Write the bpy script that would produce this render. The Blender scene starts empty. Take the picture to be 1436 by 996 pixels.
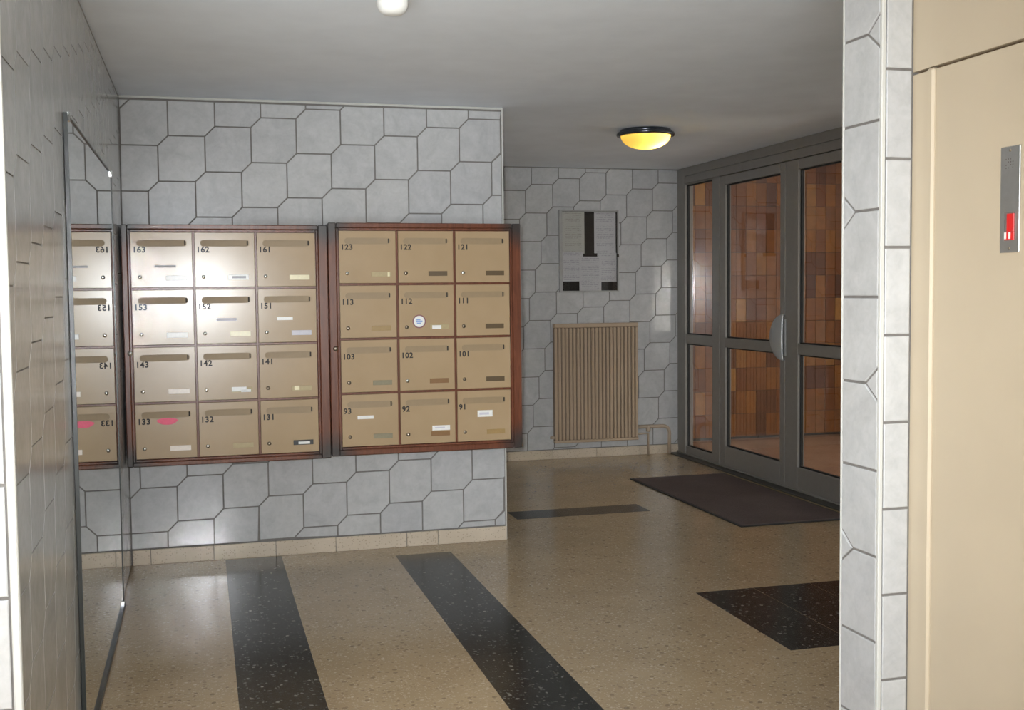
import bpy, bmesh, math, random
from mathutils import Vector, Matrix
random.seed(7)
scn = bpy.context.scene
COL = scn.collection

# ------------------------------------------------------------------ camera
def look_matrix(yaw, pitch, roll):
    y, p, r = map(math.radians, (yaw, pitch, roll))
    fwd = Vector((math.sin(y) * math.cos(p), math.cos(y) * math.cos(p), math.sin(p)))
    right = Vector((math.cos(y), -math.sin(y), 0))
    up = right.cross(fwd)
    r2 = right * math.cos(r) + up * math.sin(r)
    u2 = -right * math.sin(r) + up * math.cos(r)
    m = Matrix((r2, u2, -fwd)).transposed()
    return m.to_4x4()
cam_data = bpy.data.cameras.new('camera')
cam = bpy.data.objects.new('camera', cam_data)
COL.objects.link(cam)
cam.matrix_world = Matrix.Translation((0, 0, 1.4516)) @ look_matrix(15.3002, -3.2371, -0.5905)
cam_data.sensor_fit = 'HORIZONTAL'
cam_data.sensor_width = 36
cam_data.lens = 36 * 1589.6966 / 1436
cam_data.clip_start = 0.05
scn.camera = cam

# ------------------------------------------------------------------ light
world = bpy.data.worlds.new('world')
scn.world = world
world.use_nodes = True
wb = world.node_tree.nodes['Background']
wb.inputs[0].default_value = (0.75, 0.85, 1.0, 1)
wb.inputs[1].default_value = 1.0

def area_light(name, loc, direction, sx, sy, power, color, shape='RECTANGLE'):
    d = bpy.data.lights.new(name, 'AREA')
    d.shape = shape
    d.size = sx
    d.size_y = sy
    d.energy = power
    d.color = color
    o = bpy.data.objects.new(name, d)
    COL.objects.link(o)
    o.location = loc
    o.rotation_euler = Vector(direction).to_track_quat('-Z', 'Y').to_euler()
    return o
# daylight entering by the glazed street front just behind the photographer: sky light
area_light('lobby_daylight', (-1.05, -1.42, 1.25), (0, 1, 0.0), 2.5, 2.3, 46, (0.88, 0.95, 1.0))
# unseen upward fill, added to brighten the hall ceiling
pv = area_light('ceiling_fill', (-1.05, -1.75, 0.65), (0, 1, 0.9), 2.5, 1.0, 142, (0.92, 0.97, 1.0))
pv.data.spread = math.radians(84)
# an unseen sun, added to bounce light off the lobby floor onto the ceiling
sd = bpy.data.lights.new('sun', 'SUN'); sd.energy = 20; sd.angle = math.radians(1.0); sd.color = (1.0, 0.98, 0.95)
sun = bpy.data.objects.new('sun', sd); COL.objects.link(sun)
sun.location = (0, -6, 6)
sun.rotation_euler = Vector((0.03, 1, -0.85)).to_track_quat('-Z', 'Y').to_euler()
# vestibule: unseen side fill added for the tiles; daylight by a narrow street door
area_light('vestibule_fill', (6.64, 7.3, 1.35), (-1, 0, 0.0), 2.6, 1.7, 32, (1.0, 0.97, 0.92))
area_light('street_door_daylight', (6.32, 4.05, 1.2), (0, 1, 0.0), 0.62, 1.0, 16, (1.0, 0.98, 0.95))
# the camera's flash
fl = area_light('camera_flash', (-0.03, 0.05, 1.50), (math.sin(math.radians(17.5)), math.cos(math.radians(17.5)), -0.12), 0.10, 0.10, 24, (0.95, 0.98, 1.0), 'DISK')
fl.data.spread = math.radians(61)

vs = scn.view_settings
vs.view_transform = 'Standard'
vs.look = 'None'
vs.exposure = 0.0
vs.gamma = 1.0
vs.use_curve_mapping = False
try:
    scn.cycles.use_denoising = True
    scn.cycles.sample_clamp_indirect = 0.0
    scn.cycles.max_bounces = 10
    scn.cycles.transparent_max_bounces = 12
except Exception:
    pass

# ------------------------------------------------------------------ measures
H = 2.5
XL, YM, XR, YB, XD = -0.394, 6.347, 1.692, 9.291, 4.091
XP, YP, YPF, XE = 1.802, 2.739, 2.93, 1.895
YPL = 2.575
T, CH, G = 0.2418, 0.054, 0.0074

# ------------------------------------------------------------------ materials
MATS = {}
def srgb(r, g, b):
    f = lambda c: (c / 255 / 12.92) if c / 255 <= 0.04045 else ((c / 255 + 0.055) / 1.055) ** 2.4
    return (f(r), f(g), f(b), 1)
class N:
    def __init__(self, name):
        self.m = bpy.data.materials.new(name)
        self.m.use_nodes = True
        self.t = self.m.node_tree
        self.b = self.t.nodes['Principled BSDF']
        MATS[name] = self.m
    def n(self, kind, **kw):
        x = self.t.nodes.new(kind)
        for k, v in kw.items():
            setattr(x, k, v)
        return x
    def l(self, a, b):
        self.t.links.new(a, b)
    def set(self, **kw):
        for k, v in kw.items():
            self.b.inputs[k.replace('_', ' ')].default_value = v
    def coord(self, which='Object', scale=None, random_offset=False):
        tc = self.n('ShaderNodeTexCoord')
        out = tc.outputs[which]
        if random_offset:
            oi = self.n('ShaderNodeObjectInfo')
            mul = self.n('ShaderNodeVectorMath', operation='SCALE')
            cmb = self.n('ShaderNodeCombineXYZ')
            for i in range(3):
                self.l(oi.outputs['Random'], cmb.inputs[i])
            self.l(cmb.outputs[0], mul.inputs[0]); mul.inputs['Scale'].default_value = 37.0
            add = self.n('ShaderNodeVectorMath', operation='ADD')
            self.l(out, add.inputs[0]); self.l(mul.outputs[0], add.inputs[1])
            out = add.outputs[0]
        if scale is not None:
            mp = self.n('ShaderNodeMapping')
            mp.inputs['Scale'].default_value = scale
            self.l(out, mp.inputs['Vector'])
            out = mp.outputs[0]
        return out
    def noise(self, vec, scale, detail=3, rough=0.55, dist=0.0):
        x = self.n('ShaderNodeTexNoise')
        x.inputs['Scale'].default_value = scale
        x.inputs['Detail'].default_value = detail
        x.inputs['Roughness'].default_value = rough
        x.inputs['Distortion'].default_value = dist
        self.l(vec, x.inputs['Vector'])
        return x.outputs['Fac']
    def ramp(self, fac, stops):
        r = self.n('ShaderNodeValToRGB')
        e = r.color_ramp.elements
        while len(e) < len(stops):
            e.new(0.5)
        for i, (p, c) in enumerate(stops):
            e[i].position = p
            e[i].color = c if len(c) == 4 else (*c, 1)
        self.l(fac, r.inputs[0])
        return r.outputs[0]
    def mix(self, fac, a, b, blend='MIX'):
        x = self.n('ShaderNodeMix', data_type='RGBA', blend_type=blend)
        if isinstance(fac, (int, float)): x.inputs[0].default_value = fac
        else: self.l(fac, x.inputs[0])
        for i, v in ((6, a), (7, b)):
            if isinstance(v, tuple): x.inputs[i].default_value = v
            else: self.l(v, x.inputs[i])
        return x.outputs[2]
    def math(self, op, a, b=None, c=None):
        x = self.n('ShaderNodeMath', operation=op)
        for i, v in enumerate((a, b, c)):
            if v is None: continue
            if isinstance(v, (int, float)): x.inputs[i].default_value = v
            else: self.l(v, x.inputs[i])
        return x.outputs[0]
    def color(self, out):
        self.l(out, self.b.inputs['Base Color'])
    def bump(self, h, strength=0.1, dist=0.01):
        x = self.n('ShaderNodeBump')
        x.inputs['Strength'].default_value = strength
        x.inputs['Distance'].default_value = dist
        self.l(h, x.inputs['Height'])
        self.l(x.outputs[0], self.b.inputs['Normal'])

def plain(name, col, rough=0.5, metal=0.0, spec=0.5, vary=0.06, scale=14.0, bump=0.0):
    m = N(name)
    v = m.coord('Object')
    nz = m.noise(v, scale, 4)
    dark = tuple(c * (1 - vary) for c in col[:3]) + (1,)
    lite = tuple(min(1, c * (1 + vary)) for c in col[:3]) + (1,)
    m.color(m.ramp(nz, [(0.3, dark), (0.7, lite)]))
    m.set(Roughness=rough, Metallic=metal, Specular_IOR_Level=spec)
    if bump: m.bump(nz, bump, 0.004)
    return m.m

# glazed wall tile with faint clouding
m = N('glazed_tile')
v = m.coord('Object', None, True)
n1 = m.noise(v, 7, 4, 0.6, 1.2)
n2 = m.noise(v, 42, 3, 0.6, 0.6)
c1 = m.ramp(n1, [(0.3, (0.46, 0.46, 0.46)), (0.7, (0.545, 0.545, 0.545))])
c2 = m.ramp(n2, [(0.25, (0.86, 0.86, 0.86)), (0.6, (1, 1, 1))])
col = m.mix(0.6, c1, c2, 'MULTIPLY')
oi = m.n('ShaderNodeObjectInfo')
var = m.ramp(oi.outputs['Random'], [(0, (0.93, 0.93, 0.935)), (1, (1, 1, 0.99))])
m.color(m.mix(1.0, col, var, 'MULTIPLY'))
m.set(Roughness=0.14, Specular_IOR_Level=0.55)
m.bump(n1, 0.06, 0.01)

plain('grout', (0.185, 0.172, 0.158, 1), 0.9, vary=0.12, scale=30)
plain('ceiling_paint', (0.84, 0.88, 0.93, 1), 0.75, vary=0.03, scale=5, bump=0.03)
plain('lobby_paint', (0.79, 0.78, 0.75, 1), 0.8, vary=0.03, scale=5)
plain('white_trim', (0.56, 0.555, 0.52, 1), 0.4, vary=0.02)

# terrazzo
m = N('terrazzo_beige')
v = m.coord('Object')
n0 = m.noise(v, 3.2, 4, 0.6)
base = m.ramp(n0, [(0.3, (0.345, 0.256, 0.152)), (0.7, (0.41, 0.308, 0.188))])
def chips(mm, vec, scale, lo, hi, seedshift=0.0):
    vo = mm.n('ShaderNodeTexVoronoi', feature='F1')
    vo.inputs['Scale'].default_value = scale
    vo.inputs['Randomness'].default_value = 1.0
    mp = mm.n('ShaderNodeMapping')
    mp.inputs['Location'].default_value = (seedshift, seedshift * 1.7, 0)
    nz = mm.n('ShaderNodeTexNoise'); nz.inputs['Scale'].default_value = scale * 1.1
    mm.l(vec, nz.inputs['Vector'])
    ad = mm.n('ShaderNodeVectorMath', operation='MULTIPLY_ADD')
    mm.l(nz.outputs['Color'], ad.inputs[0]); ad.inputs[1].default_value = (0.6 / scale,) * 3; mm.l(vec, ad.inputs[2])
    mm.l(ad.outputs[0], mp.inputs['Vector'])
    mm.l(mp.outputs[0], vo.inputs['Vector'])
    sep = mm.n('ShaderNodeSeparateColor'); mm.l(vo.outputs['Color'], sep.inputs[0])
    keep = mm.math('GREATER_THAN', sep.outputs[0], lo)
    near = mm.math('LESS_THAN', vo.outputs['Distance'], hi)
    return mm.math('MULTIPLY', keep, near), sep.outputs[1]
k1, r1 = chips(m, v, 60, 0.55, 0.36)
k2, r2 = chips(m, v, 120, 0.5, 0.42, 3.3)
k3, r3 = chips(m, v, 34, 0.8, 0.30, 7.1)
col = m.mix(m.math('MULTIPLY', k2, 0.55), base, m.ramp(r2, [(0, (0.29, 0.21, 0.13)), (1, (0.62, 0.52, 0.39))]))
col = m.mix(m.math('MULTIPLY', k1, 0.6), col, m.ramp(r1, [(0, (0.17, 0.115, 0.07)), (0.6, (0.36, 0.27, 0.175)), (1, (0.64, 0.54, 0.41))]))
col = m.mix(m.math('MULTIPLY', k3, 0.6), col, m.ramp(r3, [(0, (0.13, 0.09, 0.055)), (1, (0.27, 0.19, 0.12))]))
m.color(col)
rn = m.noise(v, 2.2, 4)
m.l(m.ramp(rn, [(0.3, (0.13,) * 3), (0.7, (0.24,) * 3)]), m.b.inputs['Roughness'])
m.set(Specular_IOR_Level=0.5)

m = N('terrazzo_black')
v = m.coord('Object')
n0 = m.noise(v, 9, 4)
base = m.ramp(n0, [(0.3, (0.008, 0.009, 0.008)), (0.7, (0.018, 0.019, 0.017))])
k1, r1 = chips(m, v, 46, 0.66, 0.34)
k2, r2 = chips(m, v, 95, 0.55, 0.40, 5.3)
col = m.mix(m.math('MULTIPLY', k2, 0.6), base, m.ramp(r2, [(0, (0.02, 0.03, 0.025)), (0.7, (0.07, 0.07, 0.065)), (1, (0.22, 0.21, 0.19))]))
col = m.mix(m.math('MULTIPLY', k1, 0.65), col, m.ramp(r1, [(0, (0.03, 0.04, 0.035)), (0.7, (0.08, 0.08, 0.072)), (1, (0.30, 0.285, 0.26))]))
m.color(col)
m.set(Roughness=0.2, Specular_IOR_Level=0.28)

m = N('terrazzo_skirting')
v = m.coord('Object', None, True)
n0 = m.noise(v, 5, 4)
base = m.ramp(n0, [(0.3, (0.50, 0.42, 0.32)), (0.7, (0.60, 0.51, 0.40))])
k1, r1 = chips(m, v, 90, 0.6, 0.36)
m.color(m.mix(m.math('MULTIPLY', k1, 0.5), base, (0.30, 0.23, 0.16, 1)))
m.set(Roughness=0.28)

m = N('terrazzo_pink')
v = m.coord('Object')
base = m.ramp(m.noise(v, 4, 4), [(0.3, (0.42, 0.25, 0.17)), (0.7, (0.50, 0.31, 0.22))])
k1, r1 = chips(m, v, 60, 0.6, 0.36)
m.color(m.mix(m.math('MULTIPLY', k1, 0.5), base, (0.28, 0.16, 0.11, 1)))
m.set(Roughness=0.22)

# brown glazed vestibule tile, each tile its own tone
m = N('brown_tile')
v = m.coord('Object', None, True)
oi = m.n('ShaderNodeObjectInfo')
tone = m.ramp(oi.outputs['Random'], [(0.0, (0.13, 0.040, 0.013)), (0.3, (0.27, 0.088, 0.014)), (0.55, (0.38, 0.145, 0.020)),
                                     (0.8, (0.22, 0.064, 0.013)), (1.0, (0.48, 0.22, 0.045))])
c2 = m.ramp(m.noise(v, 14, 4), [(0.3, (0.78, 0.78, 0.78)), (0.7, (1.05, 1.05, 1.05))])
m.color(m.mix(1.0, tone, c2, 'MULTIPLY'))
m.set(Roughness=0.5, Specular_IOR_Level=0.3)

# mahogany frame with dark worn corners (object space: cabinet centred on its frame)
def mahogany(name, hw, hz):
    m = N(name)
    v = m.coord('Object', (1, 1, 1))
    g1 = m.coord('Object', (30, 30, 3))
    nz = m.noise(g1, 2.2, 5, 0.6, 0.8)
    col = m.ramp(nz, [(0.3, (0.105, 0.034, 0.018)), (0.7, (0.19, 0.066, 0.034))])
    sep = m.n('ShaderNodeSeparateXYZ'); m.l(v, sep.inputs[0])
    dx = m.math('SUBTRACT', hw, m.math('ABSOLUTE', sep.outputs[0]))
    dz = m.math('SUBTRACT', hz, m.math('ABSOLUTE', sep.outputs[2]))
    d = m.math('SQRT', m.math('ADD', m.math('MULTIPLY', dx, dx), m.math('MULTIPLY', dz, dz)))
    d = m.math('ADD', d, m.math('MULTIPLY', m.noise(v, 12, 4), 0.08))
    mask = m.ramp(d, [(0.085, (1, 1, 1)), (0.20, (0, 0, 0))])
    m.color(m.mix(m.math('MULTIPLY', mask, 0.9), col, (0.035, 0.037, 0.036, 1)))
    m.set(Roughness=0.3, Specular_IOR_Level=0.45)
    return m.m

m = N('mailbox_paint')
v = m.coord('Object', None, True)
nz = m.noise(v, 6, 4)
m.color(m.ramp(nz, [(0.3, (0.40, 0.285, 0.165)), (0.7, (0.43, 0.31, 0.185))]))
m.set(Roughness=0.21, Metallic=0.0, Specular_IOR_Level=0.45)
m.bump(m.noise(v, 3.0, 2), 0.05, 0.01)
plain('slot_paint', (0.30, 0.212, 0.115, 1), 0.5)
plain('slot_dark', (0.03, 0.022, 0.015, 1), 0.7)
plain('number_black', (0.018, 0.014, 0.01, 1), 0.6)
plain('chrome', (0.72, 0.72, 0.70, 1), 0.16, 1.0, vary=0.02)
plain('dull_lock', (0.25, 0.21, 0.16, 1), 0.35, 0.9, vary=0.1, scale=200)
for nm, c in dict(plate_white=(0.82, 0.81, 0.78), plate_cream=(0.80, 0.72, 0.46), plate_lilac=(0.62, 0.60, 0.66),
                  plate_brown=(0.10, 0.062, 0.024), plate_tan=(0.33, 0.215, 0.08), plate_olive=(0.23, 0.20, 0.12),
                  plate_black=(0.02, 0.02, 0.02), plate_pink=(0.85, 0.10, 0.20), plate_rust=(0.22, 0.11, 0.035),
                  plate_pinkwhite=(0.85, 0.76, 0.68), sticker_blue=(0.25, 0.38, 0.66), sticker_ring=(0.22, 0.09, 0.10),
                  plate_grey=(0.38, 0.37, 0.38), plate_faint=(0.42, 0.33, 0.17)).items():
    plain(nm, (*c, 1), 0.28 if nm in ('plate_white', 'plate_cream', 'plate_pinkwhite') else 0.45, vary=0.05, scale=60)

m = N('mirror_glass')
m.set(Metallic=1.0, Roughness=0.008)
m.color(m.ramp(m.noise(m.coord('Object'), 3, 2), [(0.3, (0.84, 0.87, 0.85)), (0.7, (0.86, 0.89, 0.87))]))
plain('mirror_edge', (0.022, 0.026, 0.024, 1), 0.35, 0.0)
plain('aluminium', (0.25, 0.232, 0.212, 1), 0.42, 0.25, vary=0.04, scale=25)
plain('aluminium_light', (0.42, 0.43, 0.43, 1), 0.35, 0.5, vary=0.03)
plain('gasket', (0.012, 0.012, 0.012, 1), 0.6)
plain('threshold_metal', (0.06, 0.06, 0.052, 1), 0.4, 0.4)

def glass_mat(name, tint, ior=1.5, rough=0.0):
    m = N(name)
    m.t.nodes.remove(m.b)
    fr = m.n('ShaderNodeFresnel'); fr.inputs['IOR'].default_value = ior
    tr = m.n('ShaderNodeBsdfTransparent'); tr.inputs[0].default_value = tint
    gl = m.n('ShaderNodeBsdfGlossy'); gl.inputs['Roughness'].default_value = rough
    mx = m.n('ShaderNodeMixShader')
    ge = m.n('ShaderNodeNewGeometry')                # same index seen from either side of the thin pane
    m.l(m.math('ADD', m.math('MULTIPLY', ge.outputs['Backfacing'], 1 / ior - ior), ior), fr.inputs['IOR'])
    m.l(fr.outputs[0], mx.inputs[0]); m.l(tr.outputs[0], mx.inputs[1]); m.l(gl.outputs[0], mx.inputs[2])
    m.l(mx.outputs[0], m.t.nodes['Material Output'].inputs[0])
    return m.m
glass_mat('door_glass', (0.86, 0.84, 0.80, 1))
glass_mat('board_glass', (0.94, 0.94, 0.94, 1), 1.4)

plain('radiator_paint', (0.44, 0.335, 0.235, 1), 0.45, vary=0.04)
plain('radiator_back', (0.21, 0.155, 0.105, 1), 0.6)
plain('pipe_paint', (0.42, 0.335, 0.25, 1), 0.45)
plain('board_felt', (0.022, 0.017, 0.013, 1), 0.9, vary=0.2, scale=60)
plain('board_frame', (0.36, 0.355, 0.34, 1), 0.5, 0.2)
plain('lamp_ring', (0.10, 0.11, 0.13, 1), 0.2, 0.9)
plain('fitting_white', (0.80, 0.79, 0.75, 1), 0.35, vary=0.02)
m = N('mat_pile')
v = m.coord('Object')
nz = m.noise(v, 160, 3)
m.color(m.mix(0.5, m.ramp(nz, [(0.3, (0.08, 0.062, 0.06)), (0.7, (0.16, 0.126, 0.122))]), m.ramp(m.noise(v, 3, 3), [(0.3, (0.095, 0.075, 0.072)), (0.7, (0.135, 0.106, 0.102))])))
m.set(Roughness=0.95, Specular_IOR_Level=0.1)
m.bump(nz, 0.5, 0.004)
plain('mat_edge', (0.02, 0.018, 0.017, 1), 0.8)
plain('lift_paint', (0.515, 0.43, 0.312, 1), 0.45, vary=0.025, scale=4)
plain('lift_gap', (0.20, 0.13, 0.07, 1), 0.8)
plain('brushed_steel', (0.50, 0.50, 0.49, 1), 0.38, 0.85, vary=0.04, scale=40)
plain('indicator_red', (0.62, 0.02, 0.02, 1), 0.3)
plain('indicator_dark', (0.16, 0.14, 0.13, 1), 0.4)

def paper(name, col, line, sx, dens=1.0):
    m = N(name)
    tc = m.coord('Object')
    sep = m.n('ShaderNodeSeparateXYZ'); m.l(tc, sep.inputs[0])
    row = m.math('FRACT', m.math('MULTIPLY', sep.outputs[2], 62.0))
    inrow = m.math('LESS_THAN', row, 0.42)
    nzv = m.coord('Object', (90, 90, 62))
    nz = m.noise(nzv, 1.0, 2)
    ink = m.math('MULTIPLY', inrow, m.math('GREATER_THAN', nz, 0.47))
    blk = m.noise(m.coord('Object', (4, 4, 18)), 1.0, 2)
    ink = m.math('MULTIPLY', ink, m.math('GREATER_THAN', blk, 0.46))
    mrg = m.math('LESS_THAN', m.math('ABSOLUTE', sep.outputs[0]), sx)
    ink = m.math('MULTIPLY', m.math('MULTIPLY', ink, mrg), dens)
    m.color(m.mix(ink, col, line))
    m.set(Roughness=0.7)
paper('paper_cream', (0.55, 0.54, 0.49, 1), (0.31, 0.29, 0.26, 1), 0.075, 0.55)
paper('paper_white', (0.62, 0.61, 0.62, 1), (0.30, 0.30, 0.34, 1), 0.08, 0.6)

def emis(name, col, strength):
    m = N(name)
    m.set(Base_Color=col, Emission_Color=col, Emission_Strength=strength)
emis('bulb_glow', (1.0, 0.78, 0.40, 1), 60.0)
m = N('amber_glass')
m.t.nodes.remove(m.b)
tl = m.n('ShaderNodeBsdfTranslucent'); tl.inputs[0].default_value = (0.98, 0.75, 0.24, 1)
df = m.n('ShaderNodeBsdfDiffuse'); df.inputs[0].default_value = (0.75, 0.50, 0.14, 1)
gl = m.n('ShaderNodeBsdfGlossy'); gl.inputs['Roughness'].default_value = 0.1
m1 = m.n('ShaderNodeMixShader'); m1.inputs[0].default_value = 0.25
m2 = m.n('ShaderNodeMixShader'); m2.inputs[0].default_value = 0.05
m.l(tl.outputs[0], m1.inputs[1]); m.l(df.outputs[0], m1.inputs[2])
m.l(m1.outputs[0], m2.inputs[1]); m.l(gl.outputs[0], m2.inputs[2])
m.l(m2.outputs[0], m.t.nodes['Material Output'].inputs[0])

# ------------------------------------------------------------------ builders
def mesh_of(bm, name):
    me = bpy.data.meshes.new(name)
    bmesh.ops.recalc_face_normals(bm, faces=bm.faces)
    bm.to_mesh(me)
    bm.free()
    return me
def link(name, me, mat=None, parent=None, loc=(0, 0, 0), rot=None):
    o = bpy.data.objects.new(name, me)
    if mat is not None:
        mt = MATS[mat] if isinstance(mat, str) else mat
        if not me.materials: me.materials.append(mt)
    COL.objects.link(o)
    o.location = loc
    if rot is not None: o.rotation_euler = rot
    if parent is not None: o.parent = parent
    return o
def tag(o, label=None, cat=None, group=None, kind=None):
    if label: o['label'] = label
    if cat: o['category'] = cat
    if group: o['group'] = group
    if kind: o['kind'] = kind
    return o
def empty(name, loc):
    o = bpy.data.objects.new(name, None)
    o.empty_display_size = 0.1
    COL.objects.link(o)
    o.location = loc
    return o
def add_box(bm, a, b, bev=0.0):
    r = bmesh.ops.create_cube(bm, size=1)
    vs = r['verts']
    for v in vs:
        v.co = Vector([(a[i] + b[i]) / 2 + v.co[i] * (b[i] - a[i]) for i in range(3)])
    if bev > 0:
        es = list({e for v in vs for e in v.link_edges})
        bmesh.ops.bevel(bm, geom=es, offset=bev, segments=1, affect='EDGES')
def box(name, a, b, mat, parent=None, bev=0.0, origin=None):
    """box between corners a and b; origin: point (same space) that becomes the object's origin"""
    bm = bmesh.new()
    og = Vector(origin) if origin is not None else Vector((0, 0, 0))
    add_box(bm, Vector(a) - og, Vector(b) - og, bev)
    return link(name, mesh_of(bm, name), mat, parent, og)
def boxes(name, lst, mat, parent=None, bev=0.0):
    bm = bmesh.new()
    for a, b in lst: add_box(bm, a, b, bev)
    return link(name, mesh_of(bm, name), mat, parent)
def add_tube(bm, pts, r, seg=12, cap=True):
    rings = []
    n = len(pts)
    for i, p in enumerate(pts):
        p = Vector(p)
        d = (Vector(pts[min(i + 1, n - 1)]) - Vector(pts[max(i - 1, 0)])).normalized()
        ref = Vector((0, 0, 1)) if abs(d.z) < 0.9 else Vector((1, 0, 0))
        s = d.cross(ref).normalized(); t = s.cross(d)
        rings.append([bm.verts.new(p + (s * math.cos(2 * math.pi * k / seg) + t * math.sin(2 * math.pi * k / seg)) * r) for k in range(seg)])
    for a, b in zip(rings, rings[1:]):
        for k in range(seg):
            f = bm.faces.new((a[k], a[(k + 1) % seg], b[(k + 1) % seg], b[k])); f.smooth = True
    if cap:
        bm.faces.new(rings[0]); bm.faces.new(rings[-1])
def lathe(name, prof, mat, parent=None, loc=(0, 0, 0), seg=40, axis='Z', smooth=True):
    bm = bmesh.new()
    def place(r, h, a):
        if axis == 'Z': return Vector((r * math.cos(a), r * math.sin(a), h))
        if axis == 'Y': return Vector((r * math.cos(a), h, r * math.sin(a)))
        return Vector((h, r * math.cos(a), r * math.sin(a)))
    rings = []
    for r, h in prof:
        if r < 1e-6: rings.append([bm.verts.new(place(0, h, 0))])
        else: rings.append([bm.verts.new(place(r, h, 2 * math.pi * k / seg)) for k in range(seg)])
    for a, b in zip(rings, rings[1:]):
        for k in range(seg):
            k2 = (k + 1) % seg
            if len(a) == 1 and len(b) == 1: continue
            if len(a) == 1: f = bm.faces.new((a[0], b[k], b[k2]))
            elif len(b) == 1: f = bm.faces.new((a[k], a[k2], b[0]))
            else: f = bm.faces.new((a[k], a[k2], b[k2], b[k]))
            f.smooth = smooth
    return link(name, mesh_of(bm, name), mat, parent, loc)
def structure(o, label, cat):
    return tag(o, label, cat, kind='structure')

# ---- 2-D polygon tools for the cut-corner tiles
def clip(poly, x0, x1, y0, y1):
    def cut(p, f, inter):
        out = []
        for i in range(len(p)):
            a, b = p[i - 1], p[i]
            fa, fb = f(a), f(b)
            if fb:
                if not fa: out.append(inter(a, b))
                out.append(b)
            elif fa: out.append(inter(a, b))
        return out
    def ix(x): return lambda a, b: (x, a[1] + (b[1] - a[1]) * (x - a[0]) / (b[0] - a[0]))
    def iy(y): return lambda a, b: (a[0] + (b[0] - a[0]) * (y - a[1]) / (b[1] - a[1]), y)
    for f, it in ((lambda p: p[0] >= x0, ix(x0)), (lambda p: p[0] <= x1, ix(x1)), (lambda p: p[1] >= y0, iy(y0)), (lambda p: p[1] <= y1, iy(y1))):
        poly = cut(poly, f, it)
        if not poly: return []
    res = []
    for p in poly:
        if not res or math.hypot(p[0] - res[-1][0], p[1] - res[-1][1]) > 1e-5: res.append(p)
    if len(res) > 1 and math.hypot(res[0][0] - res[-1][0], res[0][1] - res[-1][1]) < 1e-5: res.pop()
    return res
def area2(p):
    return sum(p[i - 1][0] * p[i][1] - p[i][0] * p[i - 1][1] for i in range(len(p))) / 2
def inset(poly, d):
    if area2(poly) < 0: poly = poly[::-1]
    while len(poly) > 3:
        k = min(range(len(poly)), key=lambda i: math.dist(poly[i - 1], poly[i]))
        if math.dist(poly[k - 1], poly[k]) > 3 * d: break
        poly = poly[:k] + poly[k + 1:]
    n = len(poly)
    L = []
    for i in range(n):
        a, b = poly[i], poly[(i + 1) % n]
        ex, ey = b[0] - a[0], b[1] - a[1]
        l = math.hypot(ex, ey)
        nx, ny = -ey / l, ex / l
        L.append((nx, ny, nx * a[0] + ny * a[1] + d))
    out = []
    for i in range(n):
        a1, b1, c1 = L[i - 1]; a2, b2, c2 = L[i]
        det = a1 * b2 - a2 * b1
        if abs(det) < 1e-9: out.append(poly[i]); continue
        out.append(((c1 * b2 - c2 * b1) / det, (a1 * c2 - a2 * c1) / det))
    for a, b in ((out, poly),):
        if area2(a) <= 0: return []
        for i in range(n):
            e1 = (a[(i + 1) % n][0] - a[i][0], a[(i + 1) % n][1] - a[i][1])
            e2 = (b[(i + 1) % n][0] - b[i][0], b[(i + 1) % n][1] - b[i][1])
            if e1[0] * e2[0] + e1[1] * e2[1] <= 0: return []
    return out
def tile_mesh(poly, P, h, name='tile', bev=0.0025):
    """poly 2-D (already inset); P maps (u, v, height) to 3-D"""
    bm = bmesh.new()
    inner = inset(poly, bev) or poly
    if len(inner) != len(poly): inner = poly
    if area2(poly) < 0: poly = poly[::-1]
    lo = [bm.verts.new(P(u, w, -0.001)) for u, w in poly]
    mi = [bm.verts.new(P(u, w, h - min(0.0015, bev))) for u, w in poly]
    hi = [bm.verts.new(P(u, w, h)) for u, w in inner]
    n = len(poly)
    for i in range(n):
        j = (i + 1) % n
        bm.faces.new((lo[i], lo[j], mi[j], mi[i]))
        bm.faces.new((mi[i], mi[j], hi[j], hi[i]))
    bm.faces.new(hi)
    return mesh_of(bm, name)
HEX = [(0, 0), (0, CH - T), (-CH, -T), (-T, -T), (-T, -CH), (CH - T, 0)]
def tile_field(parent, P, u0, u1, v0, v1, anchor, skip=None, mat='glazed_tile', th=0.005, bv=0.0025, g=None):
    g = g or G
    """cut-corner tiles over the rectangle; P(u, v, h) -> world; anchor: a tile's top right vertex"""
    au, av = anchor
    full = None
    o0 = P(0, 0, 0)
    for i in range(-40, 41):
        for j in range(-40, 41):
            bu, bv = au + i * T - j * CH, av + i * CH - j * T
            if bu < u0 or bu - T > u1 or bv < v0 or bv - T > v1: continue
            pl = [(bu + x, bv + y) for x, y in HEX]
            cl = clip(pl, u0, u1, v0, v1)
            if len(cl) < 3 or abs(area2(cl)) < 4e-5: continue
            us = [p[0] for p in cl]; ws = [p[1] for p in cl]
            if skip and any(min(us) > s[0] and max(us) < s[1] and min(ws) > s[2] and max(ws) < s[3] for s in skip): continue
            whole = abs(abs(area2(cl)) - (T * T - CH * CH)) < 1e-7
            if whole:
                if full is None:
                    full = tile_mesh(inset(HEX, g / 2), lambda u, w, h: P(u, w, h) - o0, th, 'tile', bv)
                    full.materials.append(MATS[mat])
                link('tile', full, None, parent, P(bu, bv, 0))
            else:
                ins = inset(cl, g / 2)
                if not ins or abs(area2(ins)) < 2e-5: continue
                cu, cv = sum(us) / len(us), sum(ws) / len(ws)
                me = tile_mesh([(x - cu, y - cv) for x, y in ins], lambda u, w, h: P(u, w, h) - o0, th, 'tile', bv)
                link('tile', me, mat, parent, P(cu, cv, 0))

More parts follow.
